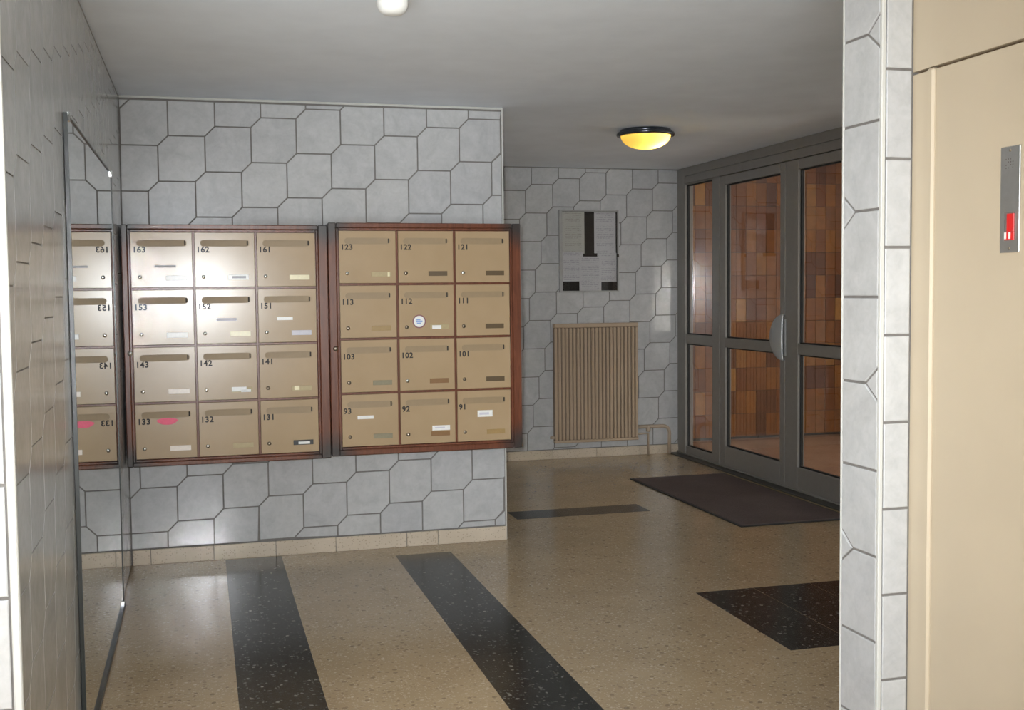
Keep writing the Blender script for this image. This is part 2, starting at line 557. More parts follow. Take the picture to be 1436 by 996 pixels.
# ------------------------------------------------------------------ room shell
FX0, FX1, FY0 = -2.6, 6.7, -1.3
floor = structure(boxes('floor', [((FX0, FY0, -0.12), (XD + 0.03, YB + 0.1, 0))], 'terrazzo_beige'),
                  'polished beige terrazzo floor with black inlaid bands', 'floor')
ceil = structure(boxes('ceiling', [((FX0, FY0, H), (XD + 0.06, YB + 0.2, H + 0.1)), ((XD + 0.06, FY0, 2.8), (FX1 + 0.1, 10.1, 2.9))], 'ceiling_paint'), 'flat white painted ceiling', 'ceiling')

# black inlays in the floor
def inlay(x0, x1, y0, y1, name='inlay'):
    o = box(name, (x0, y0, -0.004), (x1, y1, 0.0007), 'terrazzo_black', floor)
    return o
for k in range(9):
    y1 = 6.318 - k * 0.3
    inlay(0.094, 0.394, max(y1 - 0.2992, 3.5), y1)
    y2 = 6.132 - k * 0.3
    inlay(1.0, 1.31, max(y2 - 0.2992, 3.3), y2)
for i in range(3):
    for j in range(3):
        inlay(2.246 + i * 0.304 + 0.0012, 2.246 + (i + 1) * 0.304 - 0.0012, 4.02 + j * 0.304 + 0.0012, 4.02 + (j + 1) * 0.304 - 0.0012)
for i in range(3):
    inlay(1.905 + i * 0.302, 1.905 + (i + 1) * 0.302 - 0.001, 6.875, 7.125)

# mailbox wall
wc = structure(boxes('wall_center', [((XL - 0.2, YM, 0), (XR, YM + 0.2, H))], 'grout'), 'pale cut-corner tiled wall behind the mailboxes', 'wall')
tile_field(wc, lambda u, v, h: Vector((u, YM - h, v)), XL + 0.002, XR - 0.006, 0.085, H - 0.02, (0.2828, 2.3484))
# recess side wall (end of the mailbox wall runs back beside the recess)
ws = structure(boxes('wall_recess', [((XR - 0.2, YM + 0.2, 0), (XR, YB, H))], 'lobby_paint'), 'painted side wall hidden behind the mailbox wall', 'wall')
# back wall
wbk = structure(boxes('wall_back', [((XR - 0.2, YB, 0), (XD - 0.001, YB + 0.2, H))], 'grout'), 'shaded tiled wall behind the radiator', 'wall')
tile_field(wbk, lambda u, v, h: Vector((u, YB - h, v)), XR + 0.002, XD - 0.002, 0.08, H - 0.004, (2.9145, 2.352))
# left wall
wl = structure(boxes('wall_left', [((XL - 0.2, YPL + 0.021, 0), (XL, YM, H))], 'grout'), 'tiled left wall carrying the tall mirror, seen edge on', 'wall')
MY0, MY1, MZ0, MZ1 = 3.725, 5.52, 0.02, 2.003
tile_field(wl, lambda u, v, h: Vector((XL + h, u, v)), YPL + 0.012, YM - 0.006, 0.012, H - 0.01, (3.022, 2.011),
           skip=[(MY0 + 0.01, MY1 - 0.01, 0, MZ1 - 0.01)], th=0.0018, bv=0.0008, g=0.004)
# wall pier at the picture's left edge (faces the camera)
wp = structure(boxes('wall_pier', [((FX0, YPL, 0), (XL - 0.2, YPL + 0.2, H)), ((XL - 0.2, YPL + 0.0, 0), (XL, YPL + 0.02, H))], 'grout'),
               'bright white tiled wall face at the far left edge', 'wall')
zl = 1.2944
zz = zl
while zz < H: zz += T
while zz > 0.0:
    top, bot = min(zz, H - 0.004), max(zz - T, 0.005)
    if top - bot > 0.02:
        for c in range(3):
            x1 = XL - 0.012 - c * T; x0 = x1 - T
            pl = inset([(x0, bot), (x1, bot), (x1, top), (x0, top)], G / 2)
            cu, cv = (x0 + x1) / 2, (bot + top) / 2
            link('tile', tile_mesh([(a - cu, b - cv) for a, b in pl], lambda u, v, h: Vector((u, -h, v)), 0.005), 'glazed_tile', wp, (cu, YPL, cv))
    zz -= T
structure(boxes('trim_1', [((XL - 0.011, YPL - 0.008, 0), (XL + 0.007, YPL + 0.010, H))], 'white_trim', bev=0.003), 'white corner bead on the left pier', 'trim')
# pillar on the right (end of the wall beside the lift)
wpl = structure(boxes('wall_pillar', [((XP, YP, 0), (XE + 0.9, YPF, H))], 'grout'), 'narrow white tiled pillar between hall and lift', 'wall')
def pillar_tile(poly, P, org):
    ins = inset(poly, G / 2)
    if not ins or abs(area2(ins)) < 2e-5: return
    cu = sum(p[0] for p in ins) / len(ins); cv = sum(p[1] for p in ins) / len(ins)
    o0 = P(0, 0, 0)
    link('tile', tile_mesh([(a - cu, b - cv) for a, b in ins], lambda u, v, h: P(u, v, h) - o0, 0.005), 'glazed_tile', org, P(cu, cv, 0))
PF1 = lambda u, v, h: Vector((XP - h, u, v))        # face towards the hall, u = depth
PF2 = lambda u, v, h: Vector((u, YP - h, v))        # face towards the camera
y0f, y1f = YP + 0.006, YPF - 0.004
z_line = 2.0355 + T * 0.472 + T                      # joint heights on the hall-side face
kk = 0
cutw, cuth = 0.062, 0.047
zt = z_line + T
states = []
idx = 0
# sequence from the top: joint kinds full, Y near, full, Y far ...
zj = z_line
joints = []
for k in range(-1, 12):
    joints.append((z_line - k * T, k))
for (za, ka), (zb, kb) in zip(joints, joints[1:]):
    top, bot = min(za, H - 0.004), max(zb, 0.006)
    if top - bot < 0.02: continue
    poly = [(y0f, bot), (y1f, bot), (y1f, top), (y0f, top)]
    # joint k: odd k -> Y joint; near side (towards the camera) for k % 4 == 1, far side for k % 4 == 3
    def kind(k): return {1: 'n', 3: 'f'}.get(k % 4)
    pl = []
    kb_, kt_ = kind(kb), kind(ka)
    pl += [(y0f + cutw, bot), (y0f, bot + cuth)][::-1][:0]
    # walk counter-clockwise from bottom near
    if kb_ == 'n' and bot == zb: pl += [(y0f, bot + cuth), (y0f + cutw, bot)]
    else: pl += [(y0f, bot)]
    if kb_ == 'f' and bot == zb: pl += [(y1f - cutw, bot), (y1f, bot + cuth)]
    else: pl += [(y1f, bot)]
    if kt_ == 'f' and top == za: pl += [(y1f, top - cuth), (y1f - cutw, top)]
    else: pl += [(y1f, top)]
    if kt_ == 'n' and top == za: pl += [(y0f + cutw, top), (y0f, top - cuth)]
    else: pl += [(y0f, top)]
    pillar_tile(pl, PF1, wpl)
for z, k in joints:
    kd = {1: 'n', 3: 'f'}.get(k % 4)
    if kd and 0.1 < z < H - 0.1:
        if kd == 'n': pillar_tile([(y0f, z - cuth), (y0f + cutw, z), (y0f, z + cuth)], PF1, wpl)
        else: pillar_tile([(y1f, z - cuth), (y1f, z + cuth), (y1f - cutw, z)], PF1, wpl)
zz = 2.044 + 2 * T
while zz > 0:
    top, bot = min(zz, H - 0.004), max(zz - T, 0.006)
    if top - bot > 0.02: pillar_tile([(XP + 0.006, bot), (XE - 0.002, bot), (XE - 0.002, top), (XP + 0.006, top)], PF2, wpl)
    zz -= T
structure(boxes('trim_2', [((XP - 0.0065, YP - 0.0065, 0), (XP + 0.006, YP + 0.006, H))], 'white_trim', bev=0.002), 'white corner bead on the near pillar edge', 'trim')
structure(boxes('trim_3', [((XP - 0.0052, YPF - 0.004, 0), (XP + 0.008, YPF + 0.002, H))], 'white_trim', bev=0.001), 'white edge bead on the far pillar edge', 'trim')
structure(boxes('trim_4', [((XR - 0.006, YM - 0.007, 0.0), (XR + 0.003, YM + 0.01, H))], 'white_trim', bev=0.002), 'white edge bead where the mailbox wall ends', 'trim')
structure(boxes('trim_5', [((XL + 0.002, YM - 0.008, H - 0.013), (XR, YM, H))], 'white_trim', bev=0.004), 'thin plaster fillet above the mailbox wall tiles', 'trim')
# right hall walls out of view: shaft side and wall beside the glass doors
wr = structure(boxes('wall_right', [((XD, YPF, 0), (XD + 0.12, 5.62, H)), ((XE + 0.9, YP, 0), (XD + 0.12, YPF, H))], 'lobby_paint'), 'plain hall wall hidden behind the pillar', 'wall')
# skirting, in pieces
bc = structure(boxes('baseboard_center', [((XL + 0.006, YM - 0.008, 0.0), (XR, YM - 0.0002, 0.079))], 'grout'), 'beige terrazzo skirting under the mailboxes', 'skirting')
cuts = [XL + 0.006, -0.294, 0.034, 0.367, 0.697, 1.099, 1.282, XR - 0.001]
for a, b in zip(cuts, cuts[1:]):
    box('skirting_piece', (a + 0.0012, YM - 0.016, 0.0), (b - 0.0012, YM - 0.007, 0.081), 'terrazzo_skirting', bc, 0.0015, ((a + b) / 2, YM - 0.012, 0))
bb = structure(boxes('baseboard_back', [((XR + 0.001, YB - 0.008, 0.0), (XD - 0.006, YB - 0.0002, 0.074))], 'grout'), 'beige skirting under the radiator wall', 'skirting')
x = XR + 0.001
while x < XD - 0.1:
    x2 = min(x + 0.4, XD - 0.006)
    box('skirting_piece', (x + 0.001, YB - 0.016, 0.0), (x2 - 0.001, YB - 0.007, 0.077), 'terrazzo_skirting', bb, 0.0015, ((x + x2) / 2, YB - 0.012, 0))
    x = x2

# lift lobby behind the photographer (walls with a glazed opening that lets the daylight in)
GZ = 2.43
structure(boxes('wall_front', [((FX0, FY0 - 0.1, GZ), (XE + 0.2, FY0, H)), ((FX0, FY0 - 0.1, 0), (-2.35, FY0, GZ)), ((0.25, FY0 - 0.1, 0), (XE + 0.2, FY0, GZ))], 'lobby_paint'),
          'lobby end wall behind the photographer around the glazed street front', 'wall')
structure(boxes('window_1', [((-2.35, FY0 - 0.08, 0), (-2.29, FY0 - 0.02, GZ)), ((0.19, FY0 - 0.08, 0), (0.25, FY0 - 0.02, GZ)), ((-2.29, FY0 - 0.08, GZ - 0.06), (0.19, FY0 - 0.02, GZ)),
                             ((-2.29, FY0 - 0.08, 0), (0.19, FY0 - 0.02, 0.06)), ((-0.88, FY0 - 0.08, 0.06), (-0.82, FY0 - 0.02, GZ - 0.06))], 'aluminium'),
          'glazed street front frame behind the photographer', 'window')
structure(boxes('wall_lobby', [((FX0 - 0.1, FY0, 0), (FX0, YPL + 0.2, H))], 'lobby_paint'), 'lobby side wall behind the photographer', 'wall')

# ------------------------------------------------------------------ lift front (right foreground)
lift = structure(boxes('door_3', [((XE + 0.02, FY0, 0), (XE + 0.2, YP, H))], 'lift_gap'), 'cream painted steel lift front at the right edge', 'lift')
box('transom_panel', (XE, FY0, 2.037), (XE + 0.02, YP - 0.001, H - 0.002), 'lift_paint', lift, 0.001)
box('jamb_panel', (XE, 2.668, 0), (XE + 0.02, YP - 0.001, 2.029), 'lift_paint', lift, 0.001)
box('jamb_bead', (XE - 0.009, 2.637, 0), (XE + 0.02, 2.668, 2.033), 'lift_paint', lift, 0.006)
box('side_panel', (XE + 0.001, 1.95, 0), (XE + 0.021, 2.6365, 2.029), 'lift_paint', lift, 0.001)
box('lift_leaf', (XE + 0.008, 0.95, 0.01), (XE + 0.028, 1.945, 2.026), 'lift_paint', lift, 0.002)
box('side_panel', (XE + 0.001, FY0, 0), (XE + 0.021, 0.945, 2.029), 'lift_paint', lift, 0.001)

# ------------------------------------------------------------------ glass doors to the vestibule
def bars(name, rects, mat, parent, x0, x1, bev=0.003):
    bm = bmesh.new()
    for y0, y1, z0, z1 in rects: add_box(bm, (x0, y0, z0), (x1, y1, z1), bev)
    return link(name, mesh_of(bm, name), mat, parent)
dfr = structure(bars('trim_6', [(9.13, YB - 0.001, 0, H - 0.001), (8.45, 8.58, 0, 2.36), (6.20, 6.33, 0, 2.36), (5.62, 5.70, 0, H - 0.001),
                         (5.70, 9.13, 2.36, 2.425), (5.70, 9.13, 2.427, H - 0.001)], 'aluminium', None, XD - 0.03, XD + 0.05),
                'grey aluminium frame around the glass doors', 'door frame')
def pane_at(parent, y0, y1, z0, z1):
    box('pane', (XD + 0.006, y0, z0), (XD + 0.0065, y1, z1), 'door_glass', parent)
    bars('gasket', [(y0 - 0.004, y0 + 0.012, z0 - 0.004, z1 + 0.004), (y1 - 0.012, y1 + 0.004, z0 - 0.004, z1 + 0.004),
                    (y0 + 0.012, y1 - 0.012, z0 - 0.004, z0 + 0.010), (y0 + 0.012, y1 - 0.012, z1 - 0.010, z1 + 0.004)], 'gasket', parent, XD - 0.004, XD + 0.014, 0)
def sidelight(name, y0, y1, label):
    w = structure(bars(name, [(y0, y1, 0, 0.078), (y0, y1, 0.978, 1.06), (y0, y1, 2.35, 2.3595)], 'aluminium', None, XD - 0.02, XD + 0.04), label, 'window')
    pane_at(w, y0, y1, 0.078, 0.978); pane_at(w, y0, y1, 1.06, 2.35)
    return w
sidelight('window_2', 8.5805, 9.1295, 'narrow fixed glass panel beside the radiator wall')
sidelight('window_3', 5.7005, 6.1995, 'fixed glass panel hidden behind the pillar')
def leaf(name, y0, y1, s0, s1, label):
    d = structure(bars(name, [(y0, y0 + s0, 0.012, 2.355), (y1 - s1, y1, 0.012, 2.355), (y0 + s0, y1 - s1, 0.012, 0.175), (y0 + s0, y1 - s1, 0.98, 1.056), (y0 + s0, y1 - s1, 2.285, 2.355)],
                       'aluminium', None, XD - 0.024, XD + 0.03), label, 'door')
    pane_at(d, y0 + s0, y1 - s1, 0.175, 0.98); pane_at(d, y0 + s0, y1 - s1, 1.056, 2.285)
    return d
d1 = leaf('door_1', 7.385, 8.448, 0.07, 0.095, 'grey framed glass door leaf with a half-moon pull')
d2 = leaf('door_2', 6.332, 7.380, 0.095, 0.18, 'grey framed glass door leaf next to the pillar')
# half-moon pull on the nearer edge of door 1
bm = bmesh.new()
ny, nz_ = 12, 16
cy, cz, ry, rz = 7.365, 1.095, 0.225, 0.168
grid = []
for i in range(nz_ + 1):
    t = -math.pi / 2 + math.pi * i / nz_
    row = []
    for j in range(ny + 1):
        s = j / ny
        yy = cy + ry * math.cos(t) * s
        zz = cz + rz * math.sin(t)
        row.append(bm.verts.new((XD - 0.033 - 0.052 * math.sin(math.pi * (0.12 + 0.88 * s) ) * (math.cos(t) ** 0.5 if math.cos(t) > 1e-6 else 0), yy, zz)))
    grid.append(row)
for i in range(nz_):
    for j in range(ny):
        f = bm.faces.new((grid[i][j], grid[i][j + 1], grid[i + 1][j + 1], grid[i + 1][j])); f.smooth = True
bmesh.ops.remove_doubles(bm, verts=bm.verts, dist=1e-5)
hm = link('handle', mesh_of(bm, 'handle'), 'aluminium_light', d1)
so = hm.modifiers.new('thickness', 'SOLIDIFY'); so.thickness = 0.006
tag(hm, 'silver half-moon pull plate')
box('handle_base', (XD - 0.036, 7.36, 0.96), (XD - 0.0245, 7.44, 1.23), 'aluminium_light', d1, 0.003)
structure(boxes('trim_7', [((3.965, 5.7, 0.0), (XD + 0.05, YB - 0.002, 0.009))], 'threshold_metal', bev=0.002), 'dark metal threshold under the glass doors', 'threshold')
structure(boxes('trim_8', [((4.045, 5.7, 0.009), (4.062, YB - 0.002, 0.022))], 'aluminium', bev=0.003), 'thin grey sill bar along the glass doors', 'threshold')

# vestibule beyond
structure(boxes('floor_vestibule', [((XD + 0.03, 3.9, -0.12), (FX1, 9.98, 0))], 'terrazzo_pink'), 'pinkish polished floor beyond the glass doors', 'floor')
VY = 9.95
wv = structure(boxes('wall_vestibule', [((XD + 0.0, VY, 0), (FX1 + 0.1, VY + 0.1, 2.8))], 'slot_dark'), 'brown tiled wall beyond the glass doors', 'wall')
tw, th = 0.107, 0.222
bmv = bmesh.new()
vt = tile_mesh(inset([(0, 0), (tw, 0), (tw, th), (0, th)], 0.0018), lambda u, v, h: Vector((u, -h, v)), 0.006)
vt.materials.append(MATS['brown_tile'])
cnt = 0
for i in range(25):
    for j in range(12):
        xx = XD + 0.01 + i * tw
        if xx + tw > FX1: continue
        link('tile', vt, None, wv, (xx, VY, 0.02 + j * th)); cnt += 1
structure(boxes('wall_vestibule_side', [((FX1, 3.9, 0), (FX1 + 0.1, 6.0, 2.8)), ((FX1, 8.6, 0), (FX1 + 0.1, VY, 2.8)), ((FX1, 6.0, 0), (FX1 + 0.1, 8.6, 0.5)), ((FX1, 6.0, 2.2), (FX1 + 0.1, 8.6, 2.8))], 'lobby_paint'), 'far side wall of the vestibule beyond the glass doors', 'wall')
structure(boxes('wall_vestibule_return', [((XD - 0.0, YB + 0.001, 0), (XD + 0.02, VY, H)), ((XD + 0.06, 3.9, H), (XD + 0.08, VY, 2.8))], 'lobby_paint'), 'short return wall beside the vestibule tiles', 'wall')
structure(boxes('wall_street', [((XD + 0.12, 3.9, 0), (6.01, 4.0, 2.8)), ((6.01, 3.9, 1.7), (FX1, 4.0, 2.8)), ((6.01, 3.9, 0), (FX1, 4.0, 0.7)), ((6.63, 3.9, 0.7), (FX1, 4.0, 1.7))], 'lobby_paint'),
          'street entrance wall of the vestibule, hidden behind the pillar', 'wall')

# ------------------------------------------------------------------ mirror on the left wall
mir = empty('wall_mirror', (XL, (MY0 + MY1) / 2, MZ0))
tag(mir, 'tall frameless mirror on the left wall reflecting the mailboxes', 'mirror')
hy = (MY1 - MY0) / 2
hz = MZ1 - MZ0
box('mirror_pane', (0.0055, -hy, 0), (0.011, hy, hz), 'mirror_glass', mir)
boxes('edge_strip', [((0.004, -hy - 0.007, -0.004), (0.016, -hy, hz + 0.006)), ((0.004, hy, -0.004), (0.014, hy + 0.004, hz + 0.006)), ((0.004, -hy, hz), (0.015, hy, hz + 0.006)), ((0.004, -hy, -0.018), (0.02, hy, 0))],
      'mirror_edge', mir)
for yy in (-hy + 0.03, hy - 0.03):
    for z in (hz, 0.0):
        box('clip', (0.004, yy - 0.012, z - 0.018), (0.019, yy + 0.012, z + 0.012), 'chrome', mir, 0.002)

# ------------------------------------------------------------------ mailboxes
def text_mesh(txt, size):
    cu = bpy.data.curves.new('txt', 'FONT')
    cu.body = txt
    cu.size = size
    cu.offset = 0.0012
    cu.extrude = 0.0003
    cu.resolution_u = 3
    cu.space_character = 1.08
    ob = bpy.data.objects.new('txt', cu)
    me = ob.to_mesh().copy()
    ob.to_mesh_clear()
    bpy.data.objects.remove(ob)
    bpy.data.curves.remove(cu)
    me.transform(Matrix.Rotation(math.radians(90), 4, 'X'))
    me.materials.clear()
    return me
MATNAME = {}
DEPTH = 0.30
def slot_mesh(w, h):
    """open letter slot: rounded rim with a slanting flap inside"""
    bm = bmesh.new()
    n = 6
    out = []
    for cx, a0 in ((w / 2 - h / 2, -90), (-w / 2 + h / 2, 90)):
        for k in range(n + 1):
            a = math.radians(a0 + 180 * k / n)
            out.append((cx + math.cos(a) * h / 2, math.sin(a) * h / 2))
    ins = inset(out, 0.0028)
    o1 = [bm.verts.new((x, 0.0006, z)) for x, z in out]
    o2 = [bm.verts.new((x, -0.0022, z)) for x, z in out]
    i2 = [bm.verts.new((x, -0.0022, z)) for x, z in ins]
    i3 = [bm.verts.new((x, -0.0005, z)) for x, z in ins]
    m_ = len(out)
    for k in range(m_):
        j = (k + 1) % m_
        bm.faces.new((o1[k], o1[j], o2[j], o2[k]))
        bm.faces.new((o2[k], o2[j], i2[j], i2[k]))
        bm.faces.new((i2[k], i2[j], i3[j], i3[k]))
    bm.faces.new(i3)
    return mesh_of(bm, 'slot')
def mailbox_cabinet(x0, x1, z0, z1, dx0, dx1, dzt, dzb, nums, plates, extras, lock_mat, label):
    hw, hh = (x1 - x0) / 2, (z1 - z0) / 2
    root = empty('mailbox_cabinet', ((x0 + x1) / 2, YM - DEPTH, z0))
    tag(root, label, 'mailboxes', 'wooden mailbox cabinets')
    mm = mahogany('mahogany_%d' % len(MATNAME), hw, hh); MATNAME[label] = mm
    cx, cz = (x0 + x1) / 2, (z0 + z1) / 2
    ofs = Vector((0, 0, hh))                       # parts centred on the cabinet
    def part(name, rects, y0, y1, mat, bev=0.002):
        bm = bmesh.new()
        for a, b, c, d in rects: add_box(bm, (a - cx, y0, c - cz), (b - cx, y1, d - cz), bev)
        o = link(name, mesh_of(bm, name), mat, root, ofs)
        return o
    e = 0.0012
    part('carcass', [(x0 + 0.004, x1 - 0.004, z0 + 0.004, z1 - 0.004)], 0.0145, DEPTH - 0.006, mm, 0)
    # outer frame: four rails with an inner bead
    part('side_rail', [(x0 + e, dx0 - 0.016, z0 + e, z1 - e)], -0.012, 0.014, mm, 0.004)
    part('side_rail', [(dx1 + 0.016, x1 - e, z0 + e, z1 - e)], -0.012, 0.014, mm, 0.004)
    part('top_rail', [(dx0 - 0.016, dx1 + 0.016, dzt + 0.016, z1 - e)], -0.012, 0.014, mm, 0.004)
    part('bottom_rail', [(dx0 - 0.016, dx1 + 0.016, z0 + e, dzb - 0.016)], -0.012, 0.014, mm, 0.004)
    part('bead', [(dx0 - 0.016, dx0 - 0.003, dzb - 0.016, dzt + 0.016), (dx1 + 0.003, dx1 + 0.016, dzb - 0.016, dzt + 0.016),
                  (dx0 - 0.003, dx1 + 0.003, dzt + 0.003, dzt + 0.016), (dx0 - 0.003, dx1 + 0.003, dzb - 0.016, dzb - 0.003)], -0.006, 0.014, mm, 0.003)
    gap = 0.013
    dw = (dx1 - dx0 - 2 * gap) / 3
    dh = (dzt - dzb - 3 * gap) / 4
    part('divider', [(dx0 + (k + 1) * dw + k * gap + 0.001, dx0 + (k + 1) * (dw + gap) - 0.001, dzb - 0.003, dzt + 0.003) for k in range(2)], 0.0, 0.0146, mm, 0.001)
    part('shelf_edge', [(dx0 - 0.003, dx1 + 0.003, dzt - (k + 1) * dh - (k + 1) * gap + 0.001, dzt - (k + 1) * dh - k * gap - 0.001) for k in range(3)], 0.0005, 0.0146, mm, 0.001)
    # cabinet lock on the left rail
    lk = lathe('cabinet_lock', [(0, -0.012), (0.008, -0.0115), (0.0125, -0.008), (0.0135, 0.0)], lock_mat, root, (x0 + 0.030 - cx, -0.012, 1.155 - z0), 20, 'Y')
    # doors
    bm = bmesh.new(); add_box(bm, (0, 0, -dh), (dw, 0.012, 0), 0.0015); dme = mesh_of(bm, 'door'); dme.materials.append(MATS['mailbox_paint'])
    sme = slot_mesh(0.246, 0.034); sme.materials.append(MATS['slot_paint'])
    bm = bmesh.new(); add_box(bm, (-0.0035, -0.0026, -0.012), (0.0035, 0.001, 0.012), 0.0008); notch = mesh_of(bm, 'slot_end'); notch.materials.append(MATS['slot_dark'])
    def at(parent, name, me, mat, x, z, y=0.0):
        o = link(name, me, None, parent, (x, y, z))
        if mat and not me.materials: me.materials.append(MATS[mat])
        return o
    for r in range(4):
        for c in range(3):
            n = nums[r][c]
            xl, zt_ = dx0 + c * (dw + gap), dzt - r * (dh + gap)
            tilt = (random.uniform(-0.5, 0.5), 0, random.uniform(-0.35, 0.35))
            if n in ('163', '162', '153', '152'): tilt = tuple(t * 0.15 for t in tilt)
            d = link('mailbox_door', dme, None, root, (xl - cx, -0.004, zt_ - z0), tuple(math.radians(t) for t in tilt))
            tag(d, 'mailbox door numbered ' + n)
            at(d, 'letter_slot', sme, None, 0.151, -0.054)
            at(d, 'slot_end', notch, None, 0.264, -0.053, -0.0006)
            at(d, 'number', text_mesh(n, 0.041), 'number_black', 0.008, -0.1005, -0.0005)
            lm = 'chrome' if plates[r][c][1] else 'dull_lock'
            lathe('lock', [(0, -0.006), (0.006, -0.0058), (0.0095, -0.0035), (0.0105, 0.0)], lm, d, (0.041, 0, -0.226), 16, 'Y')
            pm = plates[r][c][0]
            bm = bmesh.new(); add_box(bm, (0, -0.0022, 0), (0.104, 0.0005, 0.026), 0.0008)
            at(d, 'name_plate', mesh_of(bm, 'name_plate'), pm, 0.166 + random.uniform(-.003, .003), -0.242 + random.uniform(-.003, .003))
            for kind, x, z, w, h, mt in extras.get(n, []):
                if kind == 'sticker':
                    bm = bmesh.new(); add_box(bm, (-w / 2, -0.0006, -h / 2), (w / 2, 0.0004, h / 2))
                    o = at(d, 'sticker', mesh_of(bm, 'sticker'), mt, x, z, -0.0025 if kind == 'over' else 0)
                elif kind == 'over':
                    bm = bmesh.new(); add_box(bm, (-w / 2, -0.0006, -h / 2), (w / 2, 0.0004, h / 2))
                    o = at(d, 'sticker', mesh_of(bm, 'sticker'), mt, x, z, -0.0026)
                elif kind == 'blob':
                    bm = bmesh.new()
                    vs_ = [bm.verts.new((math.cos(a) * w / 2 * (1 + 0.12 * math.sin(3 * a)), -0.0008, math.sin(a) * h / 2)) for a in [2 * math.pi * k / 24 for k in range(24)]]
                    f = bm.faces.new(vs_)
                    ex = bmesh.ops.extrude_face_region(bm, geom=[f])
                    for v in ex['geom']:
                        if isinstance(v, bmesh.types.BMVert): v.co.y += 0.001
                    o = at(d, 'sticker', mesh_of(bm, 'sticker'), mt, x, z)
                elif kind == 'text':
                    o = at(d, 'lettering', text_mesh(w, h), mt, x, z, -0.0026)
                elif kind == 'round':
                    lathe('sticker_ring', [(0.0, -0.0006), (w, -0.0006), (w, 0.0004)], 'sticker_ring', d, (x, 0, z), 28, 'Y', False)
                    lathe('sticker_face', [(0.0, -0.0011), (w * 0.82, -0.0011), (w * 0.82, 0.0)], 'plate_white', d, (x, 0, z), 28, 'Y', False)
                    for k, (px, pz, pw, ph) in enumerate(((-0.004, 0.010, 0.022, 0.008), (0.0, 0.0, 0.036, 0.009), (-0.002, -0.010, 0.022, 0.007))):
                        bm = bmesh.new(); add_box(bm, (-pw / 2, -0.0015, -ph / 2), (pw / 2, -0.0008, ph / 2))
                        at(d, 'sticker_print', mesh_of(bm, 'sticker_print'), 'sticker_blue', x + px, z + pz)
    return root
W_, CR, BR, TN = 'plate_white', 'plate_cream', 'plate_brown', 'plate_tan'
mailbox_cabinet(XL + 0.012, 0.650, 0.572, 1.808, -0.336, 0.585, 1.766, 0.612,
    (('163', '162', '161'), ('153', '152', '151'), ('143', '142', '141'), ('133', '132', '131')),
    (((W_, 1), (W_, 1), (CR, 1)), ((W_, 1), (CR, 1), ('plate_lilac', 1)), (('plate_pinkwhite', 1), ('plate_faint', 1), ('plate_faint', 0)), (('plate_pinkwhite', 1), ('plate_faint', 1), ('plate_black', 0))),
    {'163': [('sticker', 0.165, -0.172, 0.105, 0.011, 'plate_grey')], '162': [('over', 0.218, -0.229, 0.07, 0.012, 'plate_grey')],
     '152': [('sticker', 0.15, -0.155, 0.10, 0.014, 'plate_lilac')], '151': [('sticker', 0.135, -0.155, 0.082, 0.016, W_)],
     '142': [('over', 0.205, -0.226, 0.075, 0.024, W_), ('over', 0.24, -0.235, 0.05, 0.014, W_)], '141': [('over', 0.19, -0.229, 0.026, 0.022, CR)],
     '133': [('blob', 0.155, -0.088, 0.10, 0.036, 'plate_pink')], '131': [('over', 0.222, -0.229, 0.06, 0.013, W_)]},
    'chrome', 'brown wooden cabinet of twelve mailboxes next to the mirror, numbered 131 to 163')
mailbox_cabinet(0.652, 1.708, 0.580, 1.822, 0.711, 1.643, 1.779, 0.628,
    (('123', '122', '121'), ('113', '112', '111'), ('103', '102', '101'), ('93', '92', '91')),
    ((('plate_faint', 1), (BR, 0), (BR, 1)), ((TN, 0), ('plate_faint', 0), (BR, 0)), (('plate_olive', 0), ('plate_rust', 1), (BR, 0)), (('plate_olive', 0), ('plate_rust', 0), (TN, 0))),
    {'123': [('over', 0.262, -0.232, 0.012, 0.022, CR)], '112': [('round', 0.109, -0.196, 0.037, 0, None), ('over', 0.205, -0.228, 0.05, 0.02, W_)],
     '93': [('sticker', 0.125, -0.123, 0.086, 0.018, W_)], '92': [('sticker', 0.222, -0.196, 0.098, 0.026, W_), ('over', 0.215, -0.194, 0.055, 0.006, 'plate_lilac')],
     '91': [('sticker', 0.155, -0.128, 0.085, 0.036, W_), ('over', 0.15, -0.128, 0.055, 0.012, 'plate_lilac')]},
    'dull_lock', 'brown wooden cabinet of twelve mailboxes at the wall end, numbered 91 to 123')

# ------------------------------------------------------------------ radiator
rx0, rx1, rz0, rz1 = 2.892, 3.660, 0.142, 1.167
ry = YB - 0.085
rad = empty('radiator', ((rx0 + rx1) / 2, YB - 0.05, rz0))
tag(rad, 'beige ribbed panel radiator fixed to the back wall', 'radiator')
def rl(x, y, z): return (x - (rx0 + rx1) / 2, y - (YB - 0.05), z - rz0)
box('back_panel', rl(rx0 + 0.004, ry + 0.016, rz0 + 0.01), rl(rx1 - 0.004, ry + 0.05, rz1 - 0.014), 'radiator_back', rad)
nf = 23
fw = (rx1 - rx0) / nf
bm = bmesh.new(); add_box(bm, (-fw * 0.33, 0, 0), (fw * 0.33, 0.018, rz1 - rz0 - 0.062), 0.0045); fme = mesh_of(bm, 'fin'); fme.materials.append(MATS['radiator_paint'])
for k in range(nf):
    link('fin', fme, None, rad, rl(rx0 + fw * (k + 0.5), ry, rz0 + 0.024))
box('top_bar', rl(rx0, ry - 0.002, rz1 - 0.036), rl(rx1, ry + 0.052, rz1), 'radiator_paint', rad, 0.006)
box('bottom_bar', rl(rx0, ry - 0.002, rz0), rl(rx1, ry + 0.040, rz0 + 0.022), 'radiator_paint', rad, 0.005)
